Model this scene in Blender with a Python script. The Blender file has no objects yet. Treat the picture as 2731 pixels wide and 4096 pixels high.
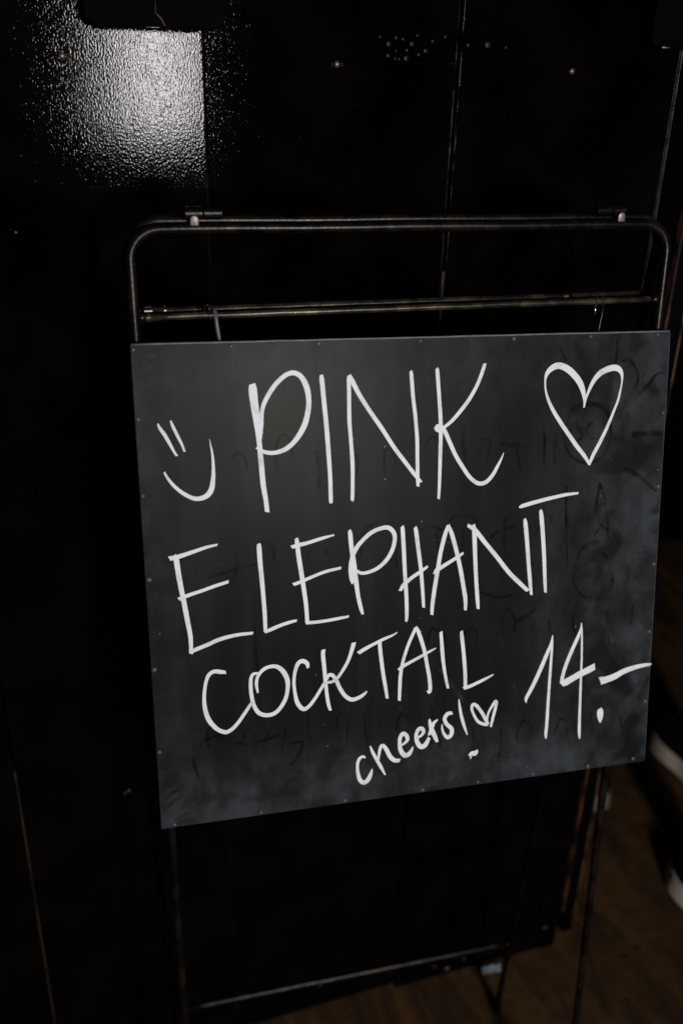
import bpy, bmesh, math, random
from mathutils import Vector, Matrix
random.seed(7)
SC = bpy.context.scene
COL = SC.collection

# ------------------------------------------------------------------ camera
EYE = 1.51                      # camera height above the floor (m)
cam_d = bpy.data.cameras.new('camera')
cam_d.sensor_fit = 'VERTICAL'
cam_d.sensor_height = 36.0
cam_d.sensor_width = 24.0
cam_d.lens = 3715.0 / 4096.0 * 36.0
cam_d.clip_start = 0.02
cam_d.clip_end = 60
cam_d.dof.use_dof = True
cam_d.dof.focus_distance = 0.955
cam_d.dof.aperture_fstop = 2.8
cam = bpy.data.objects.new('camera', cam_d)
COL.objects.link(cam)
right = Vector((0.95375304, -0.29957077, 0.02474865))
down = Vector((-0.10684298, -0.41481024, -0.90361332))
fwd = Vector((0.28096213, 0.85917973, -0.42763357))
M4 = Matrix.Identity(4)
for i in range(3):
    M4[i][0] = right[i]; M4[i][1] = -down[i]; M4[i][2] = -fwd[i]
M4[2][3] = EYE
cam.matrix_world = M4
SC.camera = cam

# ------------------------------------------------------------------ light
world = bpy.data.worlds.new('World'); SC.world = world
world.use_nodes = True
bg = world.node_tree.nodes['Background']
bg.inputs[0].default_value = (0.80, 0.90, 1.0, 1)
bg.inputs[1].default_value = 0.006
ld = bpy.data.lights.new('room_lamp', 'AREA')
ld.shape = 'RECTANGLE'; ld.size = 0.20; ld.size_y = 0.50
ld.energy = 46
ld.color = (0.985, 0.99, 1.0)
lamp = bpy.data.objects.new('room_lamp', ld); COL.objects.link(lamp)
lamp.location = (0.47, -1.50, 1.53)
lamp.rotation_euler = (Vector((0.30, 0.95, 1.05)) - lamp.location).to_track_quat('-Z', 'Y').to_euler()

SC.view_settings.view_transform = 'Standard'
SC.view_settings.look = 'None'
SC.view_settings.exposure = 0.0
SC.view_settings.gamma = 1.0
SC.render.engine = 'CYCLES'
SC.cycles.use_denoising = True
SC.cycles.max_bounces = 6

# ------------------------------------------------------------------ material helpers
def mat(name):
    m = bpy.data.materials.new(name); m.use_nodes = True
    nt = m.node_tree
    return m, nt, nt.nodes['Principled BSDF']

def node(nt, typ, **kw):
    n = nt.nodes.new(typ)
    for k, v in kw.items(): setattr(n, k, v)
    return n

def val(nt, sock, v):
    if hasattr(v, 'is_output') or isinstance(v, bpy.types.NodeSocket): nt.links.new(v, sock)
    else: sock.default_value = v

def math_n(nt, op, a, b=0.0, c=None, clamp=False):
    n = node(nt, 'ShaderNodeMath', operation=op, use_clamp=clamp)
    val(nt, n.inputs[0], a); val(nt, n.inputs[1], b)
    if c is not None: val(nt, n.inputs[2], c)
    return n.outputs[0]

def sstep(nt, x, a, b):
    n = node(nt, 'ShaderNodeMapRange', interpolation_type='SMOOTHSTEP')
    val(nt, n.inputs[0], x); n.inputs[1].default_value = a; n.inputs[2].default_value = b
    return n.outputs[0]

def noise(nt, vec, scale, detail=2.0, rough=0.5, dist=0.0):
    n = node(nt, 'ShaderNodeTexNoise')
    nt.links.new(vec, n.inputs['Vector'])
    n.inputs['Scale'].default_value = scale; n.inputs['Detail'].default_value = detail
    n.inputs['Roughness'].default_value = rough; n.inputs['Distortion'].default_value = dist
    return n.outputs[0]

def coords(nt, scale=(1, 1, 1), kind='Object', loc=(0, 0, 0), rot=(0, 0, 0)):
    tc = node(nt, 'ShaderNodeTexCoord'); mp = node(nt, 'ShaderNodeMapping')
    nt.links.new(tc.outputs[kind], mp.inputs[0])
    mp.inputs['Scale'].default_value = scale; mp.inputs['Location'].default_value = loc; mp.inputs['Rotation'].default_value = rot
    return mp.outputs[0]

def mixc(nt, f, a, b):
    n = node(nt, 'ShaderNodeMix', data_type='RGBA')
    val(nt, n.inputs[0], f)
    for s, c in ((n.inputs[6], a), (n.inputs[7], b)):
        if isinstance(c, bpy.types.NodeSocket): nt.links.new(c, s)
        else: s.default_value = (*c, 1)
    return n.outputs[2]

def bump(nt, bsdf, h, dist, strength=1.0):
    b = node(nt, 'ShaderNodeBump'); b.inputs['Strength'].default_value = strength
    b.inputs['Distance'].default_value = dist
    nt.links.new(h, b.inputs['Height']); nt.links.new(b.outputs[0], bsdf.inputs['Normal'])
    return b

def wall_paint(name='glossy_black_paint', gloss=0.055, amp=0.000125, spec=0.078):
    m, nt, b = mat(name)
    v = coords(nt, (1.0, 1.0, 0.6))
    peel = noise(nt, v, 560, 1.5, 0.5)
    grain = noise(nt, coords(nt, (1, 1, 0.03)), 420, 3, 0.6)
    swell = noise(nt, coords(nt, (1, 1, 0.35)), 14, 2, 0.5)
    h = math_n(nt, 'ADD', peel, math_n(nt, 'MULTIPLY', grain, 0.35))
    h = math_n(nt, 'ADD', h, math_n(nt, 'MULTIPLY', swell, 1.2))
    bump(nt, b, h, amp)
    dirt_glow = noise(nt, coords(nt), 9, 4, 0.6)
    c = mixc(nt, sstep(nt, dirt_glow, 0.35, 0.75), (0.0007, 0.0005, 0.0005), (0.0034, 0.0020, 0.0017))  # brown mottling, raised to put a faint warm gloss glow into the colour
    speck = noise(nt, coords(nt, loc=(3, 1, 2)), 260, 1, 0.4)
    c = mixc(nt, sstep(nt, speck, 0.735, 0.76), c, (0.009, 0.008, 0.007))
    nt.links.new(c, b.inputs['Base Color'])
    b.inputs['Roughness'].default_value = gloss
    b.inputs['Specular IOR Level'].default_value = spec
    b.inputs['Specular Tint'].default_value = (1.0, 0.95, 0.93, 1)
    return m

def raw_wood(name='worn_raw_wood', col=(0.20, 0.075, 0.022), cover=0.5):
    m, nt, b = mat(name)
    n1 = noise(nt, coords(nt, (1, 1, 0.25)), 60, 3, 0.6)
    n2 = noise(nt, coords(nt, (3, 3, 0.1)), 120, 2, 0.6)
    c = mixc(nt, n2, tuple(k * 0.6 for k in col), col)
    c = mixc(nt, sstep(nt, n1, cover - 0.06, cover + 0.06), (0.003, 0.0025, 0.0025), c)
    nt.links.new(c, b.inputs['Base Color']); b.inputs['Roughness'].default_value = 0.6
    return m

def tube_metal(name, c1, c2, rough=0.38, metal=0.85):
    m, nt, b = mat(name)
    n1 = noise(nt, coords(nt), 38, 4, 0.65)
    n2 = noise(nt, coords(nt), 330, 2, 0.6)
    c = mixc(nt, sstep(nt, n1, 0.38, 0.66), c1, c2)
    nt.links.new(c, b.inputs['Base Color'])
    b.inputs['Metallic'].default_value = metal
    b.inputs['Specular IOR Level'].default_value = 0.35
    nt.links.new(math_n(nt, 'MULTIPLY_ADD', n2, 0.25, rough - 0.12), b.inputs['Roughness'])
    bump(nt, b, math_n(nt, 'ADD', n2, math_n(nt, 'MULTIPLY', n1, 2.0)), 0.00012)
    return m

def plain(name, col, rough=0.5, metal=0.0, var=0.25, scale=60):
    m, nt, b = mat(name)
    n1 = noise(nt, coords(nt), scale, 3, 0.6)
    c = mixc(nt, n1, tuple(k * (1 - var) for k in col), tuple(k * (1 + var) for k in col))
    nt.links.new(c, b.inputs['Base Color'])
    b.inputs['Roughness'].default_value = rough; b.inputs['Metallic'].default_value = metal
    return m

# slate-black sign panel with a haze of wiped chalk ink; object space: x 0..0.56, z -0.498..0
def board_mat():
    m, nt, b = mat('wiped_chalkboard_paint')
    tc = node(nt, 'ShaderNodeTexCoord'); sp = node(nt, 'ShaderNodeSeparateXYZ')
    nt.links.new(tc.outputs['Object'], sp.inputs[0])
    x, z = sp.outputs[0], sp.outputs[2]
    big = noise(nt, coords(nt, (1, 1, 1)), 9, 3, 0.55, 0.3)
    mid = noise(nt, coords(nt, (1, 1, 0.8), loc=(5, 0, 1)), 36, 4, 0.62, 0.5)
    wipe = noise(nt, coords(nt, (1.0, 1, 0.22), rot=(0, 0.5, 0)), 30, 3, 0.6)
    fine = noise(nt, coords(nt), 700, 2, 0.6)
    rgt = sstep(nt, x, 0.36, 0.55)
    bot = sstep(nt, z, -0.40, -0.485)
    top = math_n(nt, 'MULTIPLY', sstep(nt, z, -0.11, -0.01), 0.42)
    lft = math_n(nt, 'MULTIPLY', sstep(nt, x, 0.07, 0.0), 0.45)
    e = math_n(nt, 'MAXIMUM', rgt, bot); e = math_n(nt, 'MAXIMUM', e, top); e = math_n(nt, 'MAXIMUM', e, lft)
    patch = math_n(nt, 'ADD', math_n(nt, 'MULTIPLY', big, 0.62), math_n(nt, 'MULTIPLY', mid, 0.73))
    patch = sstep(nt, patch, 0.50, 0.88)
    w = math_n(nt, 'MULTIPLY_ADD', wipe, 1.1, 0.40)
    hz = math_n(nt, 'MULTIPLY', math_n(nt, 'MULTIPLY', e, math_n(nt, 'MULTIPLY_ADD', patch, 0.85, 0.15)), w)
    wp2 = noise(nt, coords(nt, (1.0, 1, 0.12), rot=(0, -0.9, 0), loc=(8, 0, 2)), 22, 4, 0.6, 0.5)
    hz = math_n(nt, 'ADD', hz, math_n(nt, 'MULTIPLY', math_n(nt, 'MULTIPLY', sstep(nt, wp2, 0.40, 0.72), math_n(nt, 'MULTIPLY_ADD', mid, 0.7, 0.2)), 0.34), clamp=True)
    # damp finger-wiped spots, darker, mostly along the right edge
    spot = noise(nt, coords(nt, (1, 1, 1.1), loc=(2.3, 0, 4.1)), 17, 2, 0.5, 0.6)
    sp2 = math_n(nt, 'MULTIPLY', sstep(nt, spot, 0.53, 0.66), sstep(nt, x, 0.40, 0.53))
    hz = math_n(nt, 'MULTIPLY', hz, math_n(nt, 'MULTIPLY_ADD', sp2, -0.85, 1.0))
    hz = math_n(nt, 'MULTIPLY', hz, math_n(nt, 'MULTIPLY_ADD', fine, 0.5, 0.75))
    c = mixc(nt, hz, (0.0080, 0.0082, 0.0086), (0.040, 0.044, 0.049))
    scr = noise(nt, coords(nt, (1.0, 1, 0.03), rot=(0, 1.05, 0), loc=(3, 0, 9)), 160, 2, 0.5)
    scr = math_n(nt, 'MULTIPLY', sstep(nt, scr, 0.70, 0.76), sstep(nt, mid, 0.50, 0.62))
    c = mixc(nt, math_n(nt, 'MULTIPLY', scr, 0.22), c, (0.10, 0.105, 0.11))
    dust = noise(nt, coords(nt, loc=(1, 7, 3)), 210, 1, 0.3)
    c = mixc(nt, math_n(nt, 'MULTIPLY', sstep(nt, dust, 0.80, 0.83), 0.6), c, (0.35, 0.36, 0.37))
    nt.links.new(c, b.inputs['Base Color'])
    nt.links.new(math_n(nt, 'MULTIPLY_ADD', big, 0.08, 0.315), b.inputs['Roughness'])
    b.inputs['Specular IOR Level'].default_value = 0.046
    b.inputs['Specular Tint'].default_value = (1.0, 0.90, 0.79, 1)  # warm tint stands in for a warmer lamp's sheen on the board
    bump(nt, b, math_n(nt, 'ADD', fine, math_n(nt, 'MULTIPLY', big, 6.0)), 0.00003)
    return m

def ink_mat():
    m, nt, b = mat('white_marker_ink')
    tc = node(nt, 'ShaderNodeTexCoord'); mp = node(nt, 'ShaderNodeMapping')
    nt.links.new(tc.outputs['UV'], mp.inputs[0]); mp.inputs['Scale'].default_value = (6, 5.0, 1)
    st = noise(nt, mp.outputs[0], 1.6, 3, 0.65)
    bl = noise(nt, coords(nt), 55, 3, 0.5)
    f = math_n(nt, 'ADD', math_n(nt, 'MULTIPLY', st, 0.7), math_n(nt, 'MULTIPLY', bl, 0.45))
    c = mixc(nt, sstep(nt, f, 0.34, 0.60), (0.40, 0.415, 0.44), (0.79, 0.795, 0.80))
    nt.links.new(c, b.inputs['Base Color']); b.inputs['Roughness'].default_value = 0.5
    b.inputs['Specular IOR Level'].default_value = 0.3
    return m

def ghost_mat(name='erased_marker_trace', col=(0.0045, 0.0046, 0.0048), op=0.55, fade=0.12):
    m, nt, b = mat(name)
    tc = node(nt, 'ShaderNodeTexCoord'); sp = node(nt, 'ShaderNodeSeparateXYZ')
    nt.links.new(tc.outputs['UV'], sp.inputs[0])
    d = math_n(nt, 'ABSOLUTE', math_n(nt, 'SUBTRACT', sp.outputs[1], 0.5))
    a = sstep(nt, d, 0.5, 0.25)
    eu = math_n(nt, 'MINIMUM', sp.outputs[0], math_n(nt, 'SUBTRACT', 1.0, sp.outputs[0]))
    a = math_n(nt, 'MULTIPLY', a, sstep(nt, eu, -0.05, fade))
    n1 = noise(nt, coords(nt), 45, 3, 0.6)
    a = math_n(nt, 'MULTIPLY', a, math_n(nt, 'MULTIPLY', sstep(nt, n1, 0.30, 0.68), op))
    b.inputs['Base Color'].default_value = (*col, 1)
    b.inputs['Roughness'].default_value = 0.35; b.inputs['Specular IOR Level'].default_value = 0.04
    nt.links.new(a, b.inputs['Alpha'])
    return m

def floor_mat():
    m, nt, b = mat('dark_brown_worn_floor')
    n1 = noise(nt, coords(nt, (1, 0.28, 1), rot=(0, 0, 0.35)), 16, 4, 0.62, 0.6)
    n2 = noise(nt, coords(nt, (1, 1, 1)), 26, 4, 0.65)
    n3 = noise(nt, coords(nt, loc=(4, 2, 0)), 34, 2, 0.5)
    c = mixc(nt, sstep(nt, n1, 0.35, 0.66), (0.026, 0.0125, 0.0065), (0.080, 0.038, 0.0115))
    c = mixc(nt, math_n(nt, 'MULTIPLY', sstep(nt, n2, 0.42, 0.7), 0.5), c, (0.020, 0.011, 0.0065))
    c = mixc(nt, math_n(nt, 'MULTIPLY', sstep(nt, n3, 0.66, 0.74), 0.8), c, (0.010, 0.006, 0.004))
    nt.links.new(c, b.inputs['Base Color']); b.inputs['Roughness'].default_value = 0.62
    b.inputs['Specular IOR Level'].default_value = 0.25
    bump(nt, b, n2, 0.0015)
    return m

def cloth_mat():
    m, nt, b = mat('dark_clothing')
    tc = node(nt, 'ShaderNodeTexCoord'); sp = node(nt, 'ShaderNodeSeparateXYZ')
    nt.links.new(tc.outputs['Object'], sp.inputs[0])
    z = sp.outputs[2]
    c = mixc(nt, sstep(nt, z, 0.845, 0.85), (0.0025, 0.003, 0.006), (0.008, 0.0012, 0.0012))
    c = mixc(nt, sstep(nt, z, 1.462, 1.466), c, (0.30, 0.17, 0.12))
    hand = math_n(nt, 'MULTIPLY', sstep(nt, sp.outputs[1], 0.160, 0.164), sstep(nt, z, 0.85, 0.87))
    c = mixc(nt, hand, c, (0.30, 0.17, 0.12))
    nt.links.new(c, b.inputs['Base Color']); b.inputs['Roughness'].default_value = 0.9
    return m

PAINT = wall_paint()
PAINT_FLAT = wall_paint('satin_black_paint', 0.42, 0.00006, 0.2)
WOOD = raw_wood(); WOOD_WORN = raw_wood('half_painted_wood', (0.17, 0.07, 0.024), 0.55)
STEEL = tube_metal('blackened_steel', (0.005, 0.004, 0.0035), (0.022, 0.016, 0.012), 0.32, 0.6)
STEEL_THIN = tube_metal('brown_worn_steel', (0.020, 0.015, 0.010), (0.085, 0.066, 0.045), 0.34, 0.45)
STEEL_BARE = plain('bare_shiny_steel', (0.62, 0.60, 0.57), 0.25, 1.0, 0.1)
STEEL_GREY = tube_metal('grey_hook_steel', (0.05, 0.053, 0.057), (0.12, 0.125, 0.13), 0.45, 0.3)
LUG = tube_metal('scratched_lug_steel', (0.10, 0.078, 0.066), (0.25, 0.20, 0.175), 0.45, 0.5)
ARRIS = wall_paint('edge_glint_paint', 0.36, 0.0001, 0.55); BOARD = board_mat(); INK = ink_mat(); GHOST = ghost_mat(); SMEAR = ghost_mat('pale_chalk_smear', (0.06, 0.068, 0.076), 0.42, 0.5); FLOOR = floor_mat(); CLOTH = cloth_mat()
RIVET = plain('dull_rivet_metal', (0.055, 0.060, 0.066), 0.45, 0.0, 0.3, 300)
SCREW = plain('bronze_screw', (0.20, 0.15, 0.11), 0.42, 0.8, 0.5, 500)
SCREW_DULL = plain('dull_screw', (0.05, 0.048, 0.046), 0.5, 0.3, 0.3, 400)
SOLE = plain('dirty_white_rubber', (0.62, 0.51, 0.41), 0.7, 0, 0.2, 40)
SOLE_DIM = plain('dark_tan_rubber', (0.16, 0.11, 0.075), 0.7, 0, 0.2, 40)  # darker sole colour for the person further back
SHOE = plain('black_shoe_canvas', (0.002, 0.002, 0.002), 0.9, 0, 0.2, 200)
SHOE.node_tree.nodes['Principled BSDF'].inputs['Specular IOR Level'].default_value = 0.1
HAIR = plain('dark_hair', (0.010, 0.007, 0.005), 0.6, 0, 0.4, 300); SKIN = plain('skin', (0.30, 0.17, 0.12), 0.6, 0, 0.08, 60); LIPS = plain('lips', (0.22, 0.08, 0.07), 0.5, 0, 0.08, 60)
PAPER = plain('pale_paper', (0.22, 0.27, 0.30), 0.8, 0, 0.1, 30)
BOXBLK = plain('matt_black_metal', (0.0012, 0.0011, 0.0011), 0.75, 0, 0.3, 90)
BOXBLK.node_tree.nodes['Principled BSDF'].inputs['Specular IOR Level'].default_value = 0.03
RIM = plain('scuffed_grey_edge', (0.11, 0.12, 0.13), 0.5, 0.0, 0.85, 70)
CHIP = plain('chipped_paint_wood', (0.14, 0.07, 0.035), 0.7, 0, 0.3, 200)

# ------------------------------------------------------------------ object helpers
def link_mesh(name, bm, material, parent=None, smooth=True, matrix=None):
    me = bpy.data.meshes.new(name); bm.normal_update(); bm.to_mesh(me); bm.free()
    if smooth:
        me.polygons.foreach_set('use_smooth', [True] * len(me.polygons))
    me.materials.append(material)
    o = bpy.data.objects.new(name, me); COL.objects.link(o)
    if parent: o.parent = parent
    if matrix is not None: o.matrix_local = matrix
    return o

def tag(o, label=None, cat=None, group=None, kind=None):
    if label: o['label'] = label
    if cat: o['category'] = cat
    if group: o['group'] = group
    if kind: o['kind'] = kind
    return o

def empty(name, loc, rz=0.0):
    o = bpy.data.objects.new(name, None); COL.objects.link(o)
    o.location = loc; o.rotation_euler = (0, 0, rz); o.empty_display_size = 0.05
    return o

def box(bm, lo, hi):
    c = [(lo[i] + hi[i]) / 2 for i in range(3)]; s = [hi[i] - lo[i] for i in range(3)]
    r = bmesh.ops.create_cube(bm, size=1.0)
    bmesh.ops.scale(bm, vec=s, verts=r['verts']); bmesh.ops.translate(bm, vec=c, verts=r['verts'])
    return r['verts']

def bevel(bm, w, seg=3, sel=None):
    es = [e for e in bm.edges if (sel is None or sel(e))]
    bmesh.ops.bevel(bm, geom=es, offset=w, segments=seg, profile=0.5, affect='EDGES')

def auto_sharp(o, ang=35):
    me = o.data
    me.polygons.foreach_set('use_smooth', [True] * len(me.polygons))
    b = bmesh.new(); b.from_mesh(me)
    for e in b.edges:
        if len(e.link_faces) == 2 and e.calc_face_angle(0) > math.radians(ang): e.smooth = False
    b.to_mesh(me); b.free()

def tube(bm, pts, r, seg=14, caps=True):
    pts = [Vector(p) for p in pts]
    rr = r if isinstance(r, (list, tuple)) else [r] * len(pts)
    tang = []
    for i in range(len(pts)):
        a = pts[max(i - 1, 0)]; b = pts[min(i + 1, len(pts) - 1)]
        tang.append((b - a).normalized())
    up = Vector((0, 0, 1)) if abs(tang[0].z) < 0.9 else Vector((0, 1, 0))
    nrm = tang[0].cross(up).normalized(); rings = []
    for i, p in enumerate(pts):
        t = tang[i]; nrm = (nrm - t * nrm.dot(t)).normalized(); bi = t.cross(nrm)
        rings.append([bm.verts.new(p + (nrm * math.cos(2 * math.pi * k / seg) + bi * math.sin(2 * math.pi * k / seg)) * rr[i]) for k in range(seg)])
    for i in range(len(rings) - 1):
        for k in range(seg):
            bm.faces.new((rings[i][k], rings[i][(k + 1) % seg], rings[i + 1][(k + 1) % seg], rings[i + 1][k]))
    if caps:
        bm.faces.new(list(reversed(rings[0]))); bm.faces.new(rings[-1])
    bmesh.ops.recalc_face_normals(bm, faces=bm.faces)

def lathe_dome(bm, c, r, h, axis, seg=12, rings=3):
    axis = Vector(axis).normalized(); t = axis.orthogonal().normalized(); b = axis.cross(t); c = Vector(c)
    prev = None
    for k in range(rings):
        a = math.pi / 2 * k / rings; rad = r * math.cos(a); hh = h * math.sin(a)
        ring = [bm.verts.new(c + axis * hh + (t * math.cos(2 * math.pi * j / seg) + b * math.sin(2 * math.pi * j / seg)) * rad) for j in range(seg)]
        if prev:
            for j in range(seg): bm.faces.new((prev[j], prev[(j + 1) % seg], ring[(j + 1) % seg], ring[j]))
        prev = ring
    top = bm.verts.new(c + axis * h)
    for j in range(seg): bm.faces.new((prev[j], prev[(j + 1) % seg], top))

def torus(bm, c, axis, R, r, n1=18, n2=8, squash=1.0):
    axis = Vector(axis).normalized(); t = axis.orthogonal().normalized(); b = axis.cross(t); c = Vector(c)
    vs = []
    for i in range(n1):
        a = 2 * math.pi * i / n1; d = t * math.cos(a) + b * math.sin(a)
        vs.append([bm.verts.new(c + d * (R + r * math.cos(2 * math.pi * j / n2)) + axis * r * squash * math.sin(2 * math.pi * j / n2)) for j in range(n2)])
    for i in range(n1):
        for j in range(n2):
            bm.faces.new((vs[i][j], vs[(i + 1) % n1][j], vs[(i + 1) % n1][(j + 1) % n2], vs[i][(j + 1) % n2]))

# ------------------------------------------------------------------ floor
bm = bmesh.new()
vs = [bm.verts.new(p) for p in ((-4, -3, 0), (5, -3, 0), (5, 5, 0), (-4, 5, 0))]
bm.faces.new(vs)
tag(link_mesh('floor', bm, FLOOR, smooth=False), kind='structure')

# far side of the room behind the doorway
bm = bmesh.new(); box(bm, (0.4, 2.5, 0), (5, 2.6, 2.8))
tag(link_mesh('room_wall', bm, BOXBLK, smooth=False), kind='structure')

# ------------------------------------------------------------------ panelled wall
WY = 1.068
wall = empty('panelled_wall', (0.185, WY, 0))
tag(wall, 'glossy black painted wall of tall wooden panels behind the sign', 'wall')
bm = bmesh.new(); box(bm, (-1.16, 0.019, 0), (0.610, 0.060, 2.6))
link_mesh('backing_board', bm, WOOD_WORN, wall, smooth=False)
joints = [-1.266, -0.976, -0.686, -0.396, -0.106, 0.185, 0.475, 0.764]
yaw = {-0.106: 0.0, 0.185: 1.9, 0.475: 0.6}
for i in range(len(joints) - 1):
    a, b = joints[i], joints[i + 1]; w = b - a
    bm = bmesh.new(); g = 0.0013
    box(bm, (-w / 2 + g, 0, 0.004), (w / 2 - g, 0.018, 2.6))
    bevel(bm, 0.0004, 2, lambda e: abs(e.verts[0].co.z - e.verts[1].co.z) > 0.5 and e.verts[0].co.y < 0.01)
    p = link_mesh('panel', bm, PAINT, wall, smooth=False)
    ang = math.radians(yaw.get(a, random.uniform(-0.5, 0.5)))
    p.location = ((a + b) / 2 - 0.185, max(0, math.sin(abs(ang)) * 0.0), 0); p.rotation_euler = (0, 0, ang)
    if a == 0.185: p.location.y += 0.004
    # countersunk screws near the top and the foot of each panel
    xs = 0.0
    for zz, m2, rr in ((1.518, SCREW, 0.0040), (0.055 if i % 2 else 0.57, SCREW_DULL, 0.003)):
        bm = bmesh.new()
        torus(bm, (0, 0, 0), (0, 1, 0), 0.0060, 0.0007, 22, 8)
        ring = link_mesh('screw', bm, PAINT, p); ring.location = (xs + random.uniform(-.006, .006), -0.0002, zz)
        bm = bmesh.new(); lathe_dome(bm, (0, 0.0006, 0), rr, 0.0022, (0, -1, 0), 7, 2)
        # the head shares the screw's mesh object
        hd = bpy.data.meshes.new('screw_head'); bm.to_mesh(hd); bm.free(); hd.materials.append(m2)
        ring.data.materials.append(m2)
        b2 = bmesh.new(); b2.from_mesh(ring.data); n0 = len(b2.faces); b2.from_mesh(hd)
        for k, f in enumerate(b2.faces):
            f.smooth = True
            if k >= n0: f.material_index = 1
        b2.to_mesh(ring.data); b2.free(); bpy.data.meshes.remove(hd)

# blisters in the paint near the second joint
panels = [o for o in wall.children if o.name.startswith('panel')]
def panel_at(x):
    for k in range(len(joints) - 1):
        if joints[k] <= x < joints[k + 1]: return panels[k], (joints[k] + joints[k + 1]) / 2
for (px, pz, r) in [(.3913, 1.5397, .0032), (.419, 1.5405, .003), (.436, 1.534, .0029), (.413, 1.526, .0034), (.4135, 1.534, .0021), (.428, 1.530, .0022),
                    (.391, 1.528, .0024), (.400, 1.5255, .0016), (.4045, 1.5250, .0016), (.408, 1.545, .0020), (.400, 1.546, .0022), (.444, 1.544, .0022),
                    (.459, 1.549, .0020), (.4, 1.533, .0016), (.47, 1.522, .0012), (.483, 1.541, .0024), (.5075, 1.542, .0042), (.530, 1.540, .0020), (.425, 1.549, .0018), (.381, 1.546, .0017)]:
    pn, cx = panel_at(px)
    bm = bmesh.new(); lathe_dome(bm, (0, 0, 0), r * 1.05, r * 0.22, (0, -1, 0), 14, 4)
    o = link_mesh('paint_blister', bm, PAINT_FLAT, pn); o.location = (px - cx, 0.0002, pz)
# chips of bare wood near the foot
for (px, pz, r, mm) in ((.579, .0165, .006, CHIP), (.612, .030, .004, SCREW_DULL), (.552, .031, .004, SCREW_DULL), (.777, .056, .004, SCREW_DULL), (-0.0204, 1.349, .0018, CHIP), (0.055, 1.075, .0025, CHIP), (0.0402, .5725, .0035, CHIP)):
    if px > 0.764: continue
    pn, cx = panel_at(px)
    bm = bmesh.new()
    n = 9; c = bm.verts.new((0, -0.0006, 0)); rg = [bm.verts.new((r * random.uniform(.6, 1.2) * math.cos(2 * math.pi * k / n), 0.0, r * random.uniform(.5, .9) * math.sin(2 * math.pi * k / n))) for k in range(n)]
    for k in range(n): bm.faces.new((c, rg[(k + 1) % n], rg[k]))
    o = link_mesh('paint_chip', bm, mm, pn, smooth=False); o.location = (px - cx, -0.0001, pz)

# bare wooden tongue showing in two of the joints
for (jx, za, zb, m2) in ((-0.106, 0.03, 0.64, raw_wood('brown_tongue_wood', (0.05, 0.0225, 0.0075), 0.50)), (0.475, 1.19, 1.29, raw_wood('speckled_tongue_wood', (0.12, 0.06, 0.024), 0.56))):
    bm = bmesh.new(); box(bm, (jx - .0009, .0022, za), (jx + .0009, .016, zb))
    o = link_mesh('joint_strip', bm, m2, wall, smooth=False); o.location = (-0.185, 0.003 if jx == 0.475 else 0, 0)
# thin glossy tubes added along the joint arrises to draw a long highlight line
for (jx, yy, rr) in ((0.4738, 0.0100, .0008), (0.4764, 0.0012, .0006), (0.7632, 0.0022, .0005), (0.7660, 0.0018, .0009), (0.1864, 0.0016, .0003)):
    bm = bmesh.new(); tube(bm, [(jx + random.uniform(-.0001, .0001), yy + random.uniform(-.0001, .0001), .01 + 2.55 * k / 260) for k in range(261)], [rr * random.uniform(.55, 1.15) for k in range(261)], 8)
    o = link_mesh('edge_glint', bm, ARRIS, wall); o.location = (-0.185, 0, 0)
# narrow jamb closing the wall on the right
bm = bmesh.new(); box(bm, (0.7655, 0, 0.004), (0.8030, 0.05, 2.6))
bevel(bm, 0.0016, 3, lambda e: abs(e.verts[0].co.z - e.verts[1].co.z) > 0.5 and e.verts[0].co.y < 0.01)
jm = link_mesh('jamb', bm, PAINT, wall, smooth=False); jm.location = (-0.185, 0.001, 0)
bm = bmesh.new(); lathe_dome(bm, (0, 0, 0), 0.004, 0.0015, (0, -1, 0), 10, 3)
o = link_mesh('screw', bm, SCREW_DULL, jm); o.location = (0.7774, -0.0002, 0.056)

# door post past the end of the wall, its bare left side showing in the gap
post = empty('door_post', (0.832, WY + 0.01, 0))
tag(post, 'narrow black door post with worn orange-brown wooden edges right of the wall', 'door post')
bm = bmesh.new(); box(bm, (-0.0105, 0, 0.018), (0.0125, 0.045, 2.6)); bevel(bm, 0.003, 3)
link_mesh('post_body', bm, BOXBLK, post)
bm = bmesh.new(); box(bm, (-0.0135, 0.003, 0.07), (-0.0107, 0.042, 2.6))
link_mesh('bare_side', bm, raw_wood('orange_bare_wood', (0.17, 0.056, 0.012), 0.50), post, smooth=False)
bm = bmesh.new(); box(bm, (0.0127, 0.004, 0.05), (0.0165, 0.042, 2.6)); bevel(bm, 0.001, 2)
link_mesh('worn_edge', bm, raw_wood('tan_worn_wood', (0.19, 0.09, 0.037), 0.44), post, smooth=False)

# black boxes fixed to the wall at the top of the view
def wall_box(x0, x1, label):
    w = x1 - x0
    r = empty('wall_box', ((x0 + x1) / 2, WY + 0.003, 1.546))
    tag(r, label, 'wall box')
    bm = bmesh.new(); box(bm, (-w / 2, -0.034, 0), (w / 2, -0.0045, 0.26))
    bevel(bm, 0.012, 5, lambda e: abs(e.verts[0].co.y - e.verts[1].co.y) > 0.02)
    bevel(bm, 0.0015, 2, lambda e: abs(e.verts[0].co.y - e.verts[1].co.y) < 1e-5 and e.verts[0].co.y < -0.03)
    o = link_mesh('box_body', bm, BOXBLK, r); auto_sharp(o, 12)
    bm = bmesh.new(); box(bm, (-w / 2 + 0.013, -0.036, -0.0022), (w / 2 - 0.020, -0.0345, 0.0012))
    bevel(bm, 0.0004, 1); link_mesh('bottom_rail', bm, PAINT, r)
    return r
lb = wall_box(0.066, 0.2035, 'black rounded box on the wall above the bright reflection')
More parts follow.
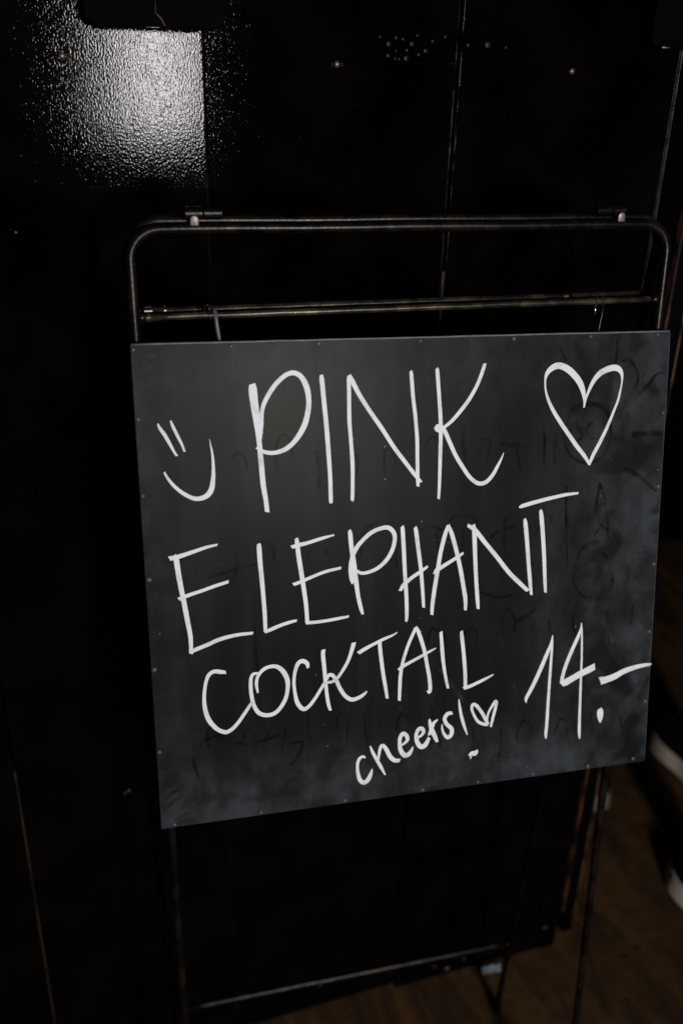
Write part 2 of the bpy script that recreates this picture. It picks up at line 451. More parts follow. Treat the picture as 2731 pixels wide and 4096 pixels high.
bm = bmesh.new(); tube(bm, [(-0.0, -0.0352, 0.03), (-0.001, -0.0352, 0.012), (0.004, -0.0352, 0.008), (0.008, -0.0352, 0.001)], 0.0008, 6)
link_mesh('scratch', bm, WOOD_WORN, lb)
wall_box(0.699, 0.835, 'black box on the wall at the top right, dull brown lower edge')

# ------------------------------------------------------------------ folding stand (blackened steel tube)
U0, V0 = 0.290, 0.89
YAW = -math.radians(4.005)
hx, hy = math.cos(YAW), math.sin(YAW)
org = Vector((hx * U0 - hy * V0, hy * U0 + hx * V0, 0))
stand = empty('folding_stand', org, YAW)
tag(stand, 'blackened steel tube folding stand carrying the hanging chalkboard', 'sign stand')
fv = lambda z: 0.8865 + 0.097 * (z - 1.315)
rv = lambda z: 1.0176 - 0.0805 * z
def loc(u, v, z): return Vector((u - U0, v - V0, z))
UL, UR = 0.0172, 0.5660

def u_frame(name, ul, ur, ztop, vf, r, zb, rad=0.028):
    pts = []
    zs = [zb + (ztop - rad - zb) * k / 10 for k in range(11)]
    for z in zs: pts.append(loc(ul + random.uniform(-.0004, .0004), vf(z), z))
    for k in range(1, 9):
        a = math.pi / 2 * k / 8; z = ztop - rad + rad * math.sin(a); pts.append(loc(ul + rad - rad * math.cos(a), vf(z), z))
    for k in range(1, 14): pts.append(loc(ul + rad + (ur - ul - 2 * rad) * k / 14, vf(ztop), ztop + 0.0003 * math.sin(k * 1.1)))
    for k in range(0, 9):
        a = math.pi / 2 * k / 8; z = ztop - rad + rad * math.cos(a); pts.append(loc(ur - rad + rad * math.sin(a), vf(z), z))
    for z in reversed(zs[:-1]): pts.append(loc(ur + random.uniform(-.0004, .0004), vf(z), z))
    bm = bmesh.new(); tube(bm, pts, r, 16)
    return link_mesh(name, bm, STEEL, stand)

u_frame('front_frame', UL, UR, 1.3765, fv, 0.0051, 0.012)
u_frame('rear_frame', 0.0185, 0.5655, 1.3815, rv, 0.0049, 0.012)
for (u, vf) in ((UL, fv), (UR, fv), (0.0185, rv), (0.5655, rv)):
    bm = bmesh.new(); tube(bm, [loc(u, vf(0.0), 0.0), loc(u, vf(0.004), 0.004), loc(u, vf(0.03), 0.03)], [0.0066, 0.0074, 0.0062], 14)
    link_mesh('rubber_foot', bm, BOXBLK, stand)
def bar(name, u0, u1, z0, z1, v0, v1, r, m, n=20, wob=0.0004):
    bm = bmesh.new(); pts = []
    for k in range(n + 1):
        t = k / n; pts.append(loc(u0 + (u1 - u0) * t, v0 + (v1 - v0) * t + random.uniform(-wob, wob), z0 + (z1 - z0) * t + random.uniform(-wob, wob) * .6))
    tube(bm, pts, r, 12); return link_mesh(name, bm, m, stand)
bar('cross_bar', UL + 0.005, UR - 0.006, 1.2975, 1.3005, fv(1.3) - .001, fv(1.3), 0.0034, STEEL_THIN)
bar('cross_bar', 0.0235, 0.5610, 1.2965, 1.3000, rv(1.298), rv(1.298), 0.0036, STEEL_THIN)
bar('lower_bar', 0.0235, 0.5605, 0.181, 0.190, rv(.183), rv(.19), 0.0052, STEEL)
# weld beads where the bars meet the legs
for (u, z, v, r) in ((UL + 0.0065, 1.2975, fv(1.3) - .001, .0058), (UR - 0.0072, 1.3005, fv(1.3), .0062), (0.5605, 1.30, rv(1.3), .005), (0.5600, .190, rv(.19), .0065)):
    bm = bmesh.new(); bmesh.ops.create_icosphere(bm, subdivisions=2, radius=r)
    for vtx in bm.verts: vtx.co *= random.uniform(.9, 1.08); vtx.co.x *= 1.15
    bmesh.ops.translate(bm, vec=loc(u, v, z), verts=bm.verts); link_mesh('weld_bead', bm, STEEL, stand)
# collars, rings and the bright pin on the bars
for (u, z, v, ln, m) in ((0.0300, 1.2975, fv(1.3) - .001, .0040, STEEL_THIN), (0.0880, 1.2978, fv(1.3) - .001, .0022, STEEL_THIN), (0.4975, 1.3003, fv(1.3), .0025, STEEL_THIN), (0.4905, 1.3003, fv(1.3), .0020, STEEL_THIN),
                         (0.0315, 1.2967, rv(1.298), .0075, STEEL_BARE), (0.0475, 1.2968, rv(1.298), .0022, STEEL_BARE), (0.0885, 1.297, rv(1.298), .0024, STEEL_BARE), (0.4690, 1.2995, rv(1.298), .0045, STEEL_BARE)):
    bm = bmesh.new(); tube(bm, [loc(u - ln / 2, v, z), loc(u + ln / 2, v, z)], 0.0043 if m is not STEEL_BARE else 0.0040, 14)
    o = link_mesh('collar', bm, m, stand); auto_sharp(o, 40)
for (u, z, v) in ((0.0835, 1.2985, (fv(1.3) + rv(1.3)) / 2), (0.474, 1.301, rv(1.3))):
    bm = bmesh.new(); torus(bm, loc(u, v, z), (1, 0, 0.1), 0.0075, 0.0009, 20, 8); link_mesh('wire_ring', bm, STEEL, stand)
bm = bmesh.new(); tube(bm, [loc(0.4895, fv(1.29) - .001, 1.2965), loc(0.4902, fv(1.29) - .002, 1.2855)], 0.0013, 10)
link_mesh('pin', bm, STEEL_BARE, stand)
# top hinges
def hinge(u0, u1, u2, ulug):
    for a, b in ((u0, u1 - .0004), (u1 + .0004, u2)):
        bm = bmesh.new(); c = 0.0006
        tube(bm, [loc(a, .8975, 1.3895), loc(a + c, .8975, 1.3895), loc(b - c, .8975, 1.3895), loc(b, .8975, 1.3895)], [.0052, .0060, .0060, .0052], 18)
        o = link_mesh('hinge_barrel', bm, STEEL, stand); auto_sharp(o, 30)
    bm = bmesh.new(); zc = 1.3835
    prof = [(-.0038, -.0055)] + [(-.0038 * math.cos(math.pi * k / 8), .0012 + .0038 * math.sin(math.pi * k / 8)) for k in range(9)] + [(.0038, -.0055)]
    f = bm.faces.new([bm.verts.new(loc(ulug + a, .8885, zc + b)) for a, b in prof])
    ex = bmesh.ops.extrude_face_region(bm, geom=[f]); bmesh.ops.translate(bm, vec=(0, .0045, 0), verts=[v for v in ex['geom'] if isinstance(v, bmesh.types.BMVert)])
    bmesh.ops.recalc_face_normals(bm, faces=bm.faces); bevel(bm, .0006, 2)
    o = link_mesh('hinge_lug', bm, LUG, stand); auto_sharp(o, 40)
hinge(0.0690, 0.0860, 0.1035, 0.0772)
hinge(0.4822, 0.5000, 0.5145, 0.5085)

# ------------------------------------------------------------------ chalkboard
BW, BH, BT = 0.560, 0.4978, 0.0026
O = Vector((0.071416, 0.860992, 1.277309))
ex = Vector((0.997484, -0.069839, -0.012182)).normalized()
ez = -Vector((-0.027361, -0.220728, -0.974951)).normalized()
ey = ez.cross(ex).normalized(); ez = ex.cross(ey)
root_pt = O + ex * (BW / 2) - ez * BH
board = bpy.data.objects.new('chalkboard', None); COL.objects.link(board); board.empty_display_size = 0.05
MB = Matrix.Identity(4)
for i in range(3):
    MB[i][0] = ex[i]; MB[i][1] = ey[i]; MB[i][2] = ez[i]; MB[i][3] = root_pt[i]
board.matrix_world = MB
tag(board, 'black metal chalkboard hung on the stand, hand-lettered in white with a cocktail offer', 'chalkboard')
def bl(x, y, z=0.0): return Vector((x, z, -y))            # panel space: x right, y down from the top-left corner, z towards the wall
bm = bmesh.new(); box(bm, (0, 0.0, -BH), (BW, BT, 0)); bevel(bm, 0.0009, 3)
# very slight unevenness of the sheet edge
panel = link_mesh('panel', bm, BOARD, board, smooth=False); panel.location = (-BW / 2, 0, BH)
bm = bmesh.new(); tube(bm, [bl(0.001 + 0.558 * k / 24, -0.0002 + random.uniform(-.0002, .0002), 0.0007) for k in range(25)], 0.0011, 8)
rim = link_mesh('rolled_top_edge', bm, RIM, board); rim.location = (-BW / 2, 0, BH)
bm = bmesh.new(); tube(bm, [bl(0.5600, 0.002 + 0.494 * k / 20, 0.0010) for k in range(21)], 0.0005, 6)
rim = link_mesh('bare_side_edge', bm, RIM, board); rim.location = (-BW / 2, 0, BH)
# folded hem behind, and stand-offs that keep the foot of the board off the legs
for za, zb in ((-0.010, -0.0012), (-BH + .0012, -BH + .010)):
    bm = bmesh.new(); box(bm, (0.002, BT + .0002, za), (BW - 0.002, BT + 0.010, zb)); bevel(bm, 0.0006, 1)
    hem = link_mesh('folded_hem', bm, STEEL, board, smooth=False); hem.location = (-BW / 2, 0, BH)
for u in (0.0175, 0.551):
    bm = bmesh.new(); box(bm, (u - .004, BT + .0003, -BH + .012), (u + .004, BT + 0.060, -BH + 0.030))
    o = link_mesh('spacer', bm, STEEL, board, smooth=False); o.location = (-BW / 2, 0, BH)
rivets = [[2.8, 4.6], [93.7, 3.6], [178.6, 3.2], [281.6, 3.2], [381.8, 3.5], [467.6, 3.2], [545.4, 3.2], [3.2, 69.2], [3.2, 143.0], [3.8, 227.0], [3.3, 320.9], [3.2, 410.8], [14.0, 494.6], [556.9, 86.3], [556.7, 167.5], [556.8, 256.1], [556.6, 336.0], [556.6, 421.7], [544.8, 492.6], [487.0, 494.2], [418.0, 494.3], [351.0, 494.6], [285.9, 494.6], [197.2, 494.5], [105.1, 494.6]]
for x, y in rivets:
    bm = bmesh.new(); lathe_dome(bm, (0, 0, 0), 0.0027 * random.uniform(.7, 1.05), 0.0012, (0, -1, 0), 10, 3)
    o = link_mesh('rivet', bm, RIVET, panel); o.location = bl(x / 1000, y / 1000, 0.0001)
for u in (0.0835, 0.4845):
    # wire hook over the cross bar, down to the back of the board
    s = 1 if u < .2 else -1
    pts = [bl(u + .0012 * s, 0.007, BT + .011), bl(u + .0010 * s, 0.001, BT + .0125), bl(u, -0.008, BT + .0115), bl(u - .0014 * s, -0.018, BT + .0105), bl(u - .002 * s, -0.026, BT + .0100),
           bl(u - .0026 * s, -0.0300, BT + .0130), bl(u - .0034 * s, -0.0310, BT + .0185), bl(u - .0044 * s, -0.0280, BT + .0235), bl(u - .0050 * s, -0.0230, BT + .0250)]
    bm = bmesh.new(); tube(bm, pts, [.0021 if s > 0 else .0015] * len(pts), 10)
    o = link_mesh('hook', bm, STEEL_GREY if s > 0 else STEEL, board); o.location = (-BW / 2, 0, BH)

# handwriting: name|stroke;stroke  with triples x y width in millimetres on the panel
LETTERS = '''smiley_face|21 74.1 1.6 23 78.8 3.1 27.1 85.5 3.7 31.8 95.1 3.2 35.3 102.6 2.4 37.4 105.8 2.6;33.1 71.6 1.6 35.3 78 3.1 39.3 87.5 3.2 42.8 95.6 2.6 44.7 102.1 2.1;24.4 120.8 2.1 27.4 127 2.9 33.5 135.5 3.5 42.3 143.5 4 52.6 148.7 4.6 62.1 147.5 5.4 68 141.7 5.7 70.6 130.9 4.6 71.5 117.4 3.2 71 105.1 2.4 69.6 95.6 1.3 69.1 90.9 0.4
P|112.8 39.6 5.3 112.6 44.2 8.5 113.5 57.5 8.3 115.5 76.3 7 116.9 94 5.4 118.2 114.5 5.5 119.5 138 5.5 121.6 154.9 5 122.6 166.9 4.7;117.6 94 4.6 119.5 79.2 4.9 121.3 64.5 4.3 126.5 52.7 4.8 135 41 4.8 144.7 32.7 4.8 152.9 30.5 5.1 160.3 34.6 5.4 165.5 44.8 6 167.3 58.3 5.5 165.6 71.8 5.8 161.1 84.5 6 152.4 97.1 5.2 142.6 104.8 5 131.5 107.7 4.4 121.9 106.5 4.1 117.2 103.5 4.1 114.6 101.3 3.3
I|180.5 33.2 2.4 180.7 36.6 4.9 182.5 58.9 4.9 184.7 86.3 5 186.3 114 4.8 187.3 135.1 4.5 187.6 159.2 4.3 187.8 161.7 2.9
N|208.3 35.8 3.1 208 38.1 4.3 208 55.8 4.3 208 79.5 4.4 209.2 98.7 4.1 210.5 121.8 4.4 210.5 140.1 4.2 210 158.6 4 209.7 161.1 2.7;208.9 34.1 2.4 211.2 40 5 219 55 4.8 229.9 72.1 4.6 242.2 90 4.7 253.4 107.6 4.5 264.7 122.9 4.5 275 136.5 4.3 282.7 146.3 3.6;271.7 32.6 2.2 272.3 35.6 4.1 274.2 58.3 4.2 276.8 80.1 4.2 278.5 100.9 4.3 278.8 119.4 4.3 279.1 138 4.3 279.5 150.5 3.6
K|299.4 30.8 2.5 299.8 34.1 4.2 301.8 59.4 4.2 303.6 83.7 4.5 303.8 102.2 4.5 303.3 126.9 4.1 302.8 148.2 3.6 302 165.2 3.1;350.6 27.5 3.5 348.8 33.3 4 343.2 47.6 4 335 61.9 4.3 324.8 74.9 4.3 315.9 84.3 4 308.2 90.1 3.5 303.1 93.8 4.3 298.5 92.3 3.8;298.2 92.3 3.8 300.2 89.1 4.5 304.3 89.9 4.5 308.2 95 4.8 313.5 106.3 4.8 320.2 120.4 4.6 328.2 133.3 4.6 337 145.2 4.4 345.7 151.3 4.7 353.7 150.6 4.7 360.9 144 4.4 366.7 134.2 3.7 371.2 125.6 2.1 373.1 120.4 0.8
heart|462.9 76.8 1.7 463.1 69.9 2.7 461.4 60.5 5.4 458 52.2 6.9 452.8 45.1 7.3 444.9 37.6 7.5 437.1 33.3 7.2 430.1 32.3 7 423.3 35.5 6 419.1 40.5 4.3 417.6 47.3 2.2 418.4 56.6 2.2 421.3 66 3.2 427.4 77.9 4.2 435.5 90 4.7 445 102.8 4.7 455.9 117.1 4.8 465.5 128.4 4.3 472.6 139 2.8;462.9 76.8 2.2 464.7 67.7 2.5 468.2 58.4 3.7 472.9 49.2 4.9 479.6 41.9 6.4 487.2 38.1 6.9 495.5 36.3 6.9 501.4 37.9 6.2 505 42.7 4 505.8 50.4 2.2 504.6 59.8 2.5 502 71.5 2.8 497.9 82 3 493.3 93.7 3.5 488 105.5 4 482 117.2 4.3 476 128.3 4.3 472.5 136.6 3.5
E|29.6 203.5 2.3 31 208 5.4 32.3 222 5.4 34.2 238.4 5.2 36.3 253.5 5.2 38.8 273.3 5 40.8 290.2 4.7 40.4 307.7 3.9;24.4 207 5.1 33.9 205.6 4.8 49.5 201.4 4 60.9 198.3 3.4 72 196.4 2.3;31.3 249.5 4.3 41.6 245.8 4.1 54.5 242.5 3.8 67.5 238.7 3.8 81.3 235.4 3.5;40.5 306.6 3 44.4 304 4.4 56 300.2 4.5 69.3 295.4 4.5 82.5 292.9 4.2 92.7 292.1 3.9 103.8 292 3.3
L|113.1 198.3 2.9 113.2 202 5 113.7 218.4 5 114.9 238 4.8 115.8 256.3 4.5 116.6 276.3 4.5 116.6 292.5 3.9;115.6 292.4 3 122.3 290 4.2 132.8 286.4 4 141.9 284.2 3.7 149.4 282.9 2.7
E|151.3 195.6 2.7 151.7 199 4.7 153.4 217.1 5.1 155.6 234 5.1 157.7 250.9 4.8 159.5 268.1 4.6 160.3 286.8 4.3;145.9 204.8 3.9 153 203.3 4.5 164.9 201 3.9 178.4 197.7 3.6 190.4 195.3 1.8;146.7 244.3 3.9 155 241.8 3.9 167 237.5 3.6 180.6 233.3 3.6 197 230.7 3.1;158.3 286.3 4 167.4 286.7 4 179.6 286.3 3.7 191.8 285.2 3.7 204.4 283.9 2.8
P|206.3 191.2 2.8 207.1 195.2 4.9 208.2 209.4 5 210.3 225.6 5.4 212.3 243.7 5.4 214.6 262.1 4.7 217.3 275.1 4.4 219.4 283 2.9;209.4 248.5 2.9 207.7 243.3 4.3 206.8 232.5 4.3 208.5 221.9 4.6 213.1 211.5 5 220.3 203.2 4.6 229.3 195.9 4.6 240 191.9 4.6 248.1 192 5 253.5 197.7 5 254.4 205.8 4.7 251.6 216.4 4.7 245.2 226.6 4.7 236.2 234 4.3 226.2 237.7 4 218.1 238.1 3.6 213.7 234.8 2.9
H|262.5 191.2 3.6 263.1 195.7 4.7 264.3 217.3 4.7 265.6 244.7 4.4 267 266.8 4.4 267.4 289.1 4.1 266.6 295.7 2.6;276.5 193.1 3.3 277.4 196.8 4.7 279.8 215 4.7 282.7 237 4.4 284.8 261 4.1 286.1 281.9 3.4;260.2 261.1 3.7 264.3 254.6 4.8 272.5 248 4.4 281.8 242.4 4.1 290.6 236.9 3
A|312.9 193.6 3.3 309.3 204.5 4.8 304.8 222.4 4.8 301.2 244 4.8 298.2 262.2 4.9 295.9 280.6 4.5 295.4 290.9 3.4;312.9 193.6 3.3 316.7 203.3 4.8 321.6 220 4.8 326.5 240.6 4.9 330.1 259.5 4.9 333 276.6 4.9 333.2 289.4 3.4;297.7 245.9 2.6 300.7 241.8 5.2 309.6 237 4.5 320.7 230.9 4.1 330.1 225.4 3
N|340.9 195.1 3.3 342 203.3 5.2 343.3 229.1 4.9 344.9 255.2 4.5 346.8 277.8 4.6 347.8 289.3 3.4;334.3 195.5 3.7 342.9 201.6 5.2 354.5 216.1 4.9 368.2 232.9 4.9 382.1 250.9 5 394.1 263.2 5 405.2 274 4.3;398.8 192.8 2.6 400 198.4 4.9 402.5 218.9 5 404.8 241.5 4.6 407.4 264.4 4.7 409.4 279 3.1
T|416.9 184.3 2.7 418.1 190.4 4.9 420.9 214.7 5 423.1 239.2 4.6 424.7 262.1 4.3 426 277.8 3.1;392.9 180.7 2.6 395.6 179 4.5 410.8 175.6 4.5 428.2 172.4 4.2 445.6 169.8 3.8 460.5 169 2.7
C|74.5 331.5 3.5 68.1 330.1 4.8 62.9 329.1 4.3 57.6 331.7 4.3 54.1 338.9 3.7 51.5 352.6 3.8 51.4 368 4.6 54.7 381.1 5.2 61.4 391.2 4.9 70.4 397.1 4.9 77.1 395.3 4.4 84 389.1 4.1 91 380 3.9 96.6 372.1 3.6 100.1 366.9 2.7
O|106.4 357.7 1.9 105.2 347.6 3.6 107.1 339.4 3.5 112.6 333 4.1 119.4 330.3 4.1 127.3 331.2 4.7 133.8 337.5 5.5 137.6 347.1 5.3 137.6 357.1 4.4 134.9 368.2 4.5 128.5 378.2 4.5 121.6 383.1 4.7 113.5 383.5 4.7 106.3 379.7 4.7 101.9 371.3 4.4 99.7 359.7 4.1 99.2 348.4 4.1 100.2 340 3.8 102.6 336.4 3.5 107.2 336.1 2.5
C|159.8 336.2 2.8 159 331.1 4.7 154.3 327.8 5 149.5 330.1 4.7 146.2 338.2 3.9 144.5 349.4 3.6 145.3 362.3 3.9 147.7 374.1 4.8 153.6 381.6 4.8 159.8 379.1 4.2 166.9 370.6 3.9 172.6 361.9 3.7 177.6 353.9 3.1
K|176.9 317.5 4.2 176.1 323.1 4.7 177.2 338.8 4.5 178.2 354.7 4.2 179.6 370.7 4 181.2 381 4 182.9 386.8 3.1;209.3 313.1 5 207.8 319.4 4.8 202.8 333.1 3.9 196.4 343.8 3.7 190.7 351.1 3.7 184.4 354.7 3.4 180.3 354.2 3.1;179.4 351.9 2.8 181.1 347.1 4.2 185.3 346.9 4.5 189.3 352.4 4.5 193.3 362.2 4.5 198.7 371.5 4.6 205.6 377 4.9 212.6 376.4 4.6 219 373.2 3.7 223 369.7 2
T|214.1 325.7 4.2 219.6 322.5 4.4 230.6 317.4 3.7 242.9 312.4 3.5 251.5 309.6 2.5 257.1 306.5 1;237.4 315.6 4.5 238.2 326.3 4.5 239.7 340.4 4.5 241.7 355.8 4.3 243.8 368.8 4.1 245.4 380.6 3.3
A|277.6 302.8 3 275.1 308.8 3.8 270.1 319.7 3.8 265.7 331.8 3.8 262.6 342.9 4 260.3 356.7 4.1 259.5 370.7 4.1 259 384.8 3.6;277.6 302.8 3.3 280.7 309.4 4.5 284.5 321.1 4.5 287.7 332.9 4.3 290.2 347.2 4.3 292.8 361.6 4.4 293.9 374.7 4.4 292.9 379.5 3.6 290.4 376.9 1.5;258 349.4 2.8 262.6 346.1 4.3 272.6 341.4 3.8 283.9 336.3 3.6 294 331.7 2.8 300.3 328.9 1.3
I|305.8 310.7 3.6 306.3 318.3 4.1 307.7 336.3 4.4 309.3 350.6 3.9 311.8 365.1 3.6 314.4 377.1 3.1
L|329.1 312.4 3.3 329.7 319.5 4.4 331.6 335 4.4 333.1 350.7 4.4 334.2 366.4 4.4 334.4 379.4 4.2;332.2 379.2 3.7 339.3 377.7 4.2 349.7 374 3.9 360 370 3.2 367.2 366.8 1.3
c|220.5 446.7 2.1 217.6 444.7 3.3 213.8 446.9 3.9 211.6 453.1 3.6 211.8 462.4 3.9 214.2 472.1 4.9 218.5 476 5.2 223 473.3 5.7 226.2 467.1 4.4 228.1 460.8 1.3
h|225.9 433.4 1.5 228.3 440.3 3.4 232.6 449.4 4.1 237.6 459.4 3.9 242.6 470.1 1.8;235.1 453.1 1.8 235.8 444.6 3.1 237.8 436.3 4.1 240.3 434.6 3.9 244 439.8 4.9 248.4 449 5.2 253.5 454.3 5.2 259.6 455.2 4.2
e|260.5 437.6 2.3 265 435.3 3.1 268.2 431.8 4.2 266.9 426.3 4.9 263.1 423.8 4.9 259.9 428 4.7 259.3 435.2 4.4 260.5 443.3 5.2 265 449.9 6 270.1 448.6 5.5 273.3 443.7 3.1 274.6 440.6 1
e|278.4 431.5 2.4 283.5 429.1 3.1 286.5 424.9 4.5 284.8 420.7 4.7 281 420.9 4.7 278.2 427.1 4.4 279.3 435.9 5.2 283.6 442.2 5.8 288.7 440.5 5.8 293.2 432.4 3.9
r|293.1 410.5 2.1 294.4 416.7 4.5 296.4 424.8 5.8 299.7 431.9 5.8 302.6 439 3.2;292.5 429.7 2.6 295.7 422.1 4.5 298.3 415.8 4.2 302.8 412.4 1.8
s|319.8 406.6 4 314.3 407 5 310.8 412.1 4.5 313.2 419 4.5 318.8 425.1 5 318.9 431.8 5 314.6 435.2 4.8 310 429.9 3.4 308 423.7 2.4 308 418.4 1.1
exclamation_mark|327.1 391.1 1.1 327.9 398.4 2.6 330 410.6 3.7 333.4 423 3.5 337.5 434.9 1.3;339.5 460.1 1.9 343.2 458.2 5.4 347.1 458.7 6.5 350 455 2.2;341.7 464.5 1.4 342.1 460.5 3.2
heart|361.8 425.9 3.2 356.5 424.6 3.8 349.8 420.4 3.5 345.1 412.4 3.2 342.3 404.1 3.4 343.8 399.3 3.7 348.2 401.9 4.2 353.6 409.5 4 358.4 418.1 4.3 361.8 425.3 3.5;360.4 423.1 2.4 361.6 413.2 2.7 365.4 405.6 3.2 370.5 398.9 4.3 371 403.7 3.7 368.8 412.7 3.8 367 420.5 3.5 365.2 429 2.7
1|407.2 405.1 1.1 407 399.7 4.1 414.4 385.9 4.9 422 369.4 5.1 429.4 351.7 4.8 434.4 339.1 3.5 436.4 328.2 1.1;436.4 328.2 1.1 436.1 339.3 2.9 435.6 355.1 3.2 434.9 372.2 3.5 434.2 392.2 3.5 433.6 412.4 3.8 433 432.7 4.1 432.3 446.3 3.9 432.7 452.1 1.7
4|470.7 317.2 1.6 470.5 323.1 2.2 466.7 334.6 4.3 460.5 348.5 4.6 454.9 362.5 4.6 451.3 374.1 4.6 449.6 383.3 4.6 450 387.3 5.5;449.1 387.9 5.5 453.8 386.4 8.5 461.9 382.7 8 472.7 377.8 8.2 482.2 374.2 8.3 489.7 371 8.3;470.7 317.2 1.6 471.7 329.8 2.4 472.6 349.7 2.5 473 369.8 2.7 473 390 3 473.2 410.4 3.3 473.4 431 3.6 473.8 448.9 3.7 474.6 457.7 2
dash|497.1 389.4 10.3 503.8 388.8 8.6 514.9 386 8.1 528.7 380.1 6.4 542.7 377.1 5.1 554 375.8 3.4 561.1 376.2 2;513.6 389 1.1 528.8 383.1 1.4 542.8 379.5 1.1 554.1 378 0.8 559.8 378.1 0.6
dot|498.9 423.1 4.2 499.1 427.3 8.2 499.5 434.2 7.3 499.8 440.9 2'''
GHOSTS = '''g|443.1 89.1 4.4 449.1 78.8 5.2 461.8 73.7 5.4 477.3 74.6 5.7 489.4 82.2 5.3 494.7 95 3.8 495.4 109.4 3.3 491.6 123.7 3.8 482.8 132.9 4.6 467.2 136.3 4.3 451.2 128.8 3.3 443 116.4 3.2 440.1 102 3.7 443.1 89.1 4.4;454.7 89.6 5 456.3 95.6 5.5 460.4 101.8 6 462 107.8 5 457 111.7 3.7;475.7 94.1 3 470.5 95.1 3.7 466.9 102.1 3.3 469.9 109.4 3.5 477.8 110.4 2.8;519.3 109.1 6.9 537.3 108.4 6.4 560.9 108.3 6;503 30.4 2.5 512.6 28.4 3.7 521 36.8 3.7 524.3 48.7 3.8 521.2 62.7 5;518.2 67.4 7.6 527.9 63 6.3 538 55 4.3 546.6 44.7 3 557.2 43.8 2.3;511.2 143.7 5.9 526.5 151.3 5.7 542 162.1 3.9 555.1 173.6 2.1;399.6 116.6 5.4 384.4 113.4 5.6 369.3 110.3 4.8;419.3 101 2.5 419.3 117.6 2.7 419.3 135.5 2;485.4 158.7 3.3 483 177 3.4 481.6 194.3 3.1;485.4 158.7 3.3 491.7 177.6 3.4 497.9 206.7 2.6;428.7 11.1 1.7 436.6 20.4 3.1 440.7 28.5 2.4;498.4 6 2.4 498.4 17.5 2.7 497.2 32.6 2;429.4 97.9 3.2 432.3 106.3 4.5 430.3 120.5 3.2 432.1 136.2 2.5;446 158.8 2.5 446.8 179.6 2.8 447.1 203.1 2.1
g|312.9 190.4 3.7 320.2 185.5 4.4 333.2 184.6 4.8 342.7 189.7 5.2 346.6 198.2 3.7;283.5 197.2 2.9 294.4 193.5 4 305.5 198.8 3.3;358.2 212.8 3.4 369.4 204.4 4.5 388.5 200.3 3.8;423.9 189.9 5.7 430 195.9 6.5 436.2 205.6 5;460.8 248 3.5 466.1 233.2 3.9 477.8 225.6 4.3 489.5 225.5 3.9;460 253.6 3.2 458.7 268.8 3.6 466.2 281.1 3.6 476.8 289.8 3.2;445.7 172.1 2.3 448.9 226.2 2.7 452.6 268.3 2.8;215 204.6 3.2 225.8 189.5 4.3 238.3 185.9 3.9;349.8 270.6 2.7 369.2 278 3.8 390.5 277.1 2.7;391.4 308.8 3.9 405 302.4 6.7 416.6 293.9 3.9;490 235.1 4 501.3 249.4 4 506.4 269.1 4 501.2 286.2 4 487.1 291.7 3.6
g|69 398.6 3.3 50.4 403.3 4.1 40 413.4 3.8 37.4 427.4 3.6 41.7 445.4 3;80.4 410.2 3.3 92.3 413.2 4.2 108.5 412.4 4.2 127.6 407.7 2.8;135.5 419 2.8 152 419.7 3.4 146 435.1 2.9 137.5 444.3 2.9;105.2 283.8 2.4 106.3 325.3 3.3 107.1 339.4 2.5
g|59.4 230.2 2.9 82.5 224.8 3.8 110.1 219.6 3.2'''

def resample(tri, step=1.6):
    P = [Vector((tri[i], tri[i + 1], tri[i + 2])) for i in range(0, len(tri), 3)]
    out = []
    for i in range(len(P) - 1):
        p0 = P[max(i - 1, 0)]; p1 = P[i]; p2 = P[i + 1]; p3 = P[min(i + 2, len(P) - 1)]
        n = max(2, int((p2 - p1).length / step))
        for k in range(n):
            t = k / n
            out.append(0.5 * ((2 * p1) + (p2 - p0) * t + (2 * p0 - 5 * p1 + 4 * p2 - p3) * t * t + (3 * p1 - p0 - 3 * p2 + p3) * t ** 3))
    out.append(P[-1]); return out

def ribbon(bm, uvl, tri, lift, thick, wob=0.10, nib=True):
    pts = resample(tri); n = len(pts); rows = []; s = 0.0; ph = random.random() * 50; wl = wr = 0.0
    for i, p in enumerate(pts):
        a = pts[max(i - 1, 0)]; b = pts[min(i + 1, n - 1)]
        d = Vector((b.x - a.x, b.y - a.y)); d.normalize(); nn = Vector((-d.y, d.x))
        if i: s += (Vector((p.x, p.y)) - Vector((pts[i - 1].x, pts[i - 1].y))).length
        wl = wl * .6 + random.uniform(-wob, wob) * .4; wr = wr * .6 + random.uniform(-wob, wob) * .4
        h = max(p.z * .47, .12)
        c = Vector((p.x, p.y))
        # oblique chisel-tip ends
        sk = 0.0
        if nib:
            if i == 0: sk = 0.35
            elif i == n - 1: sk = -0.30
        L = c + nn * (h + wl) + d * (h * sk); Rr = c - nn * (h + wr) - d * (h * sk)
        rows.append((L, Rr, s))
    vs = []
    for L, Rr, s in rows:
        top = lift + thick
        vs.append([bm.verts.new((q.x / 1000, -z, -q.y / 1000)) for q, z in ((L, 0.00005), (L * .86 + Rr * .14, top), (Rr * .86 + L * .14, top), (Rr, 0.00005))])
    for i in range(len(vs) - 1):
        for k, (v0, v1) in enumerate(((0, .14), (.14, .86), (.86, 1))):
            try: f = bm.faces.new((vs[i][k], vs[i + 1][k], vs[i + 1][k + 1], vs[i][k + 1]))
            except ValueError: continue
            us = (rows[i][2], rows[i + 1][2], rows[i + 1][2], rows[i][2]); vv = (v0, v0, v1, v1)
            for lp, uu, v in zip(f.loops, us, vv): lp[uvl].uv = (uu * 0.02 + ph, v + ph)
    bm.faces.new(vs[0]); bm.faces.new(list(reversed(vs[-1])))

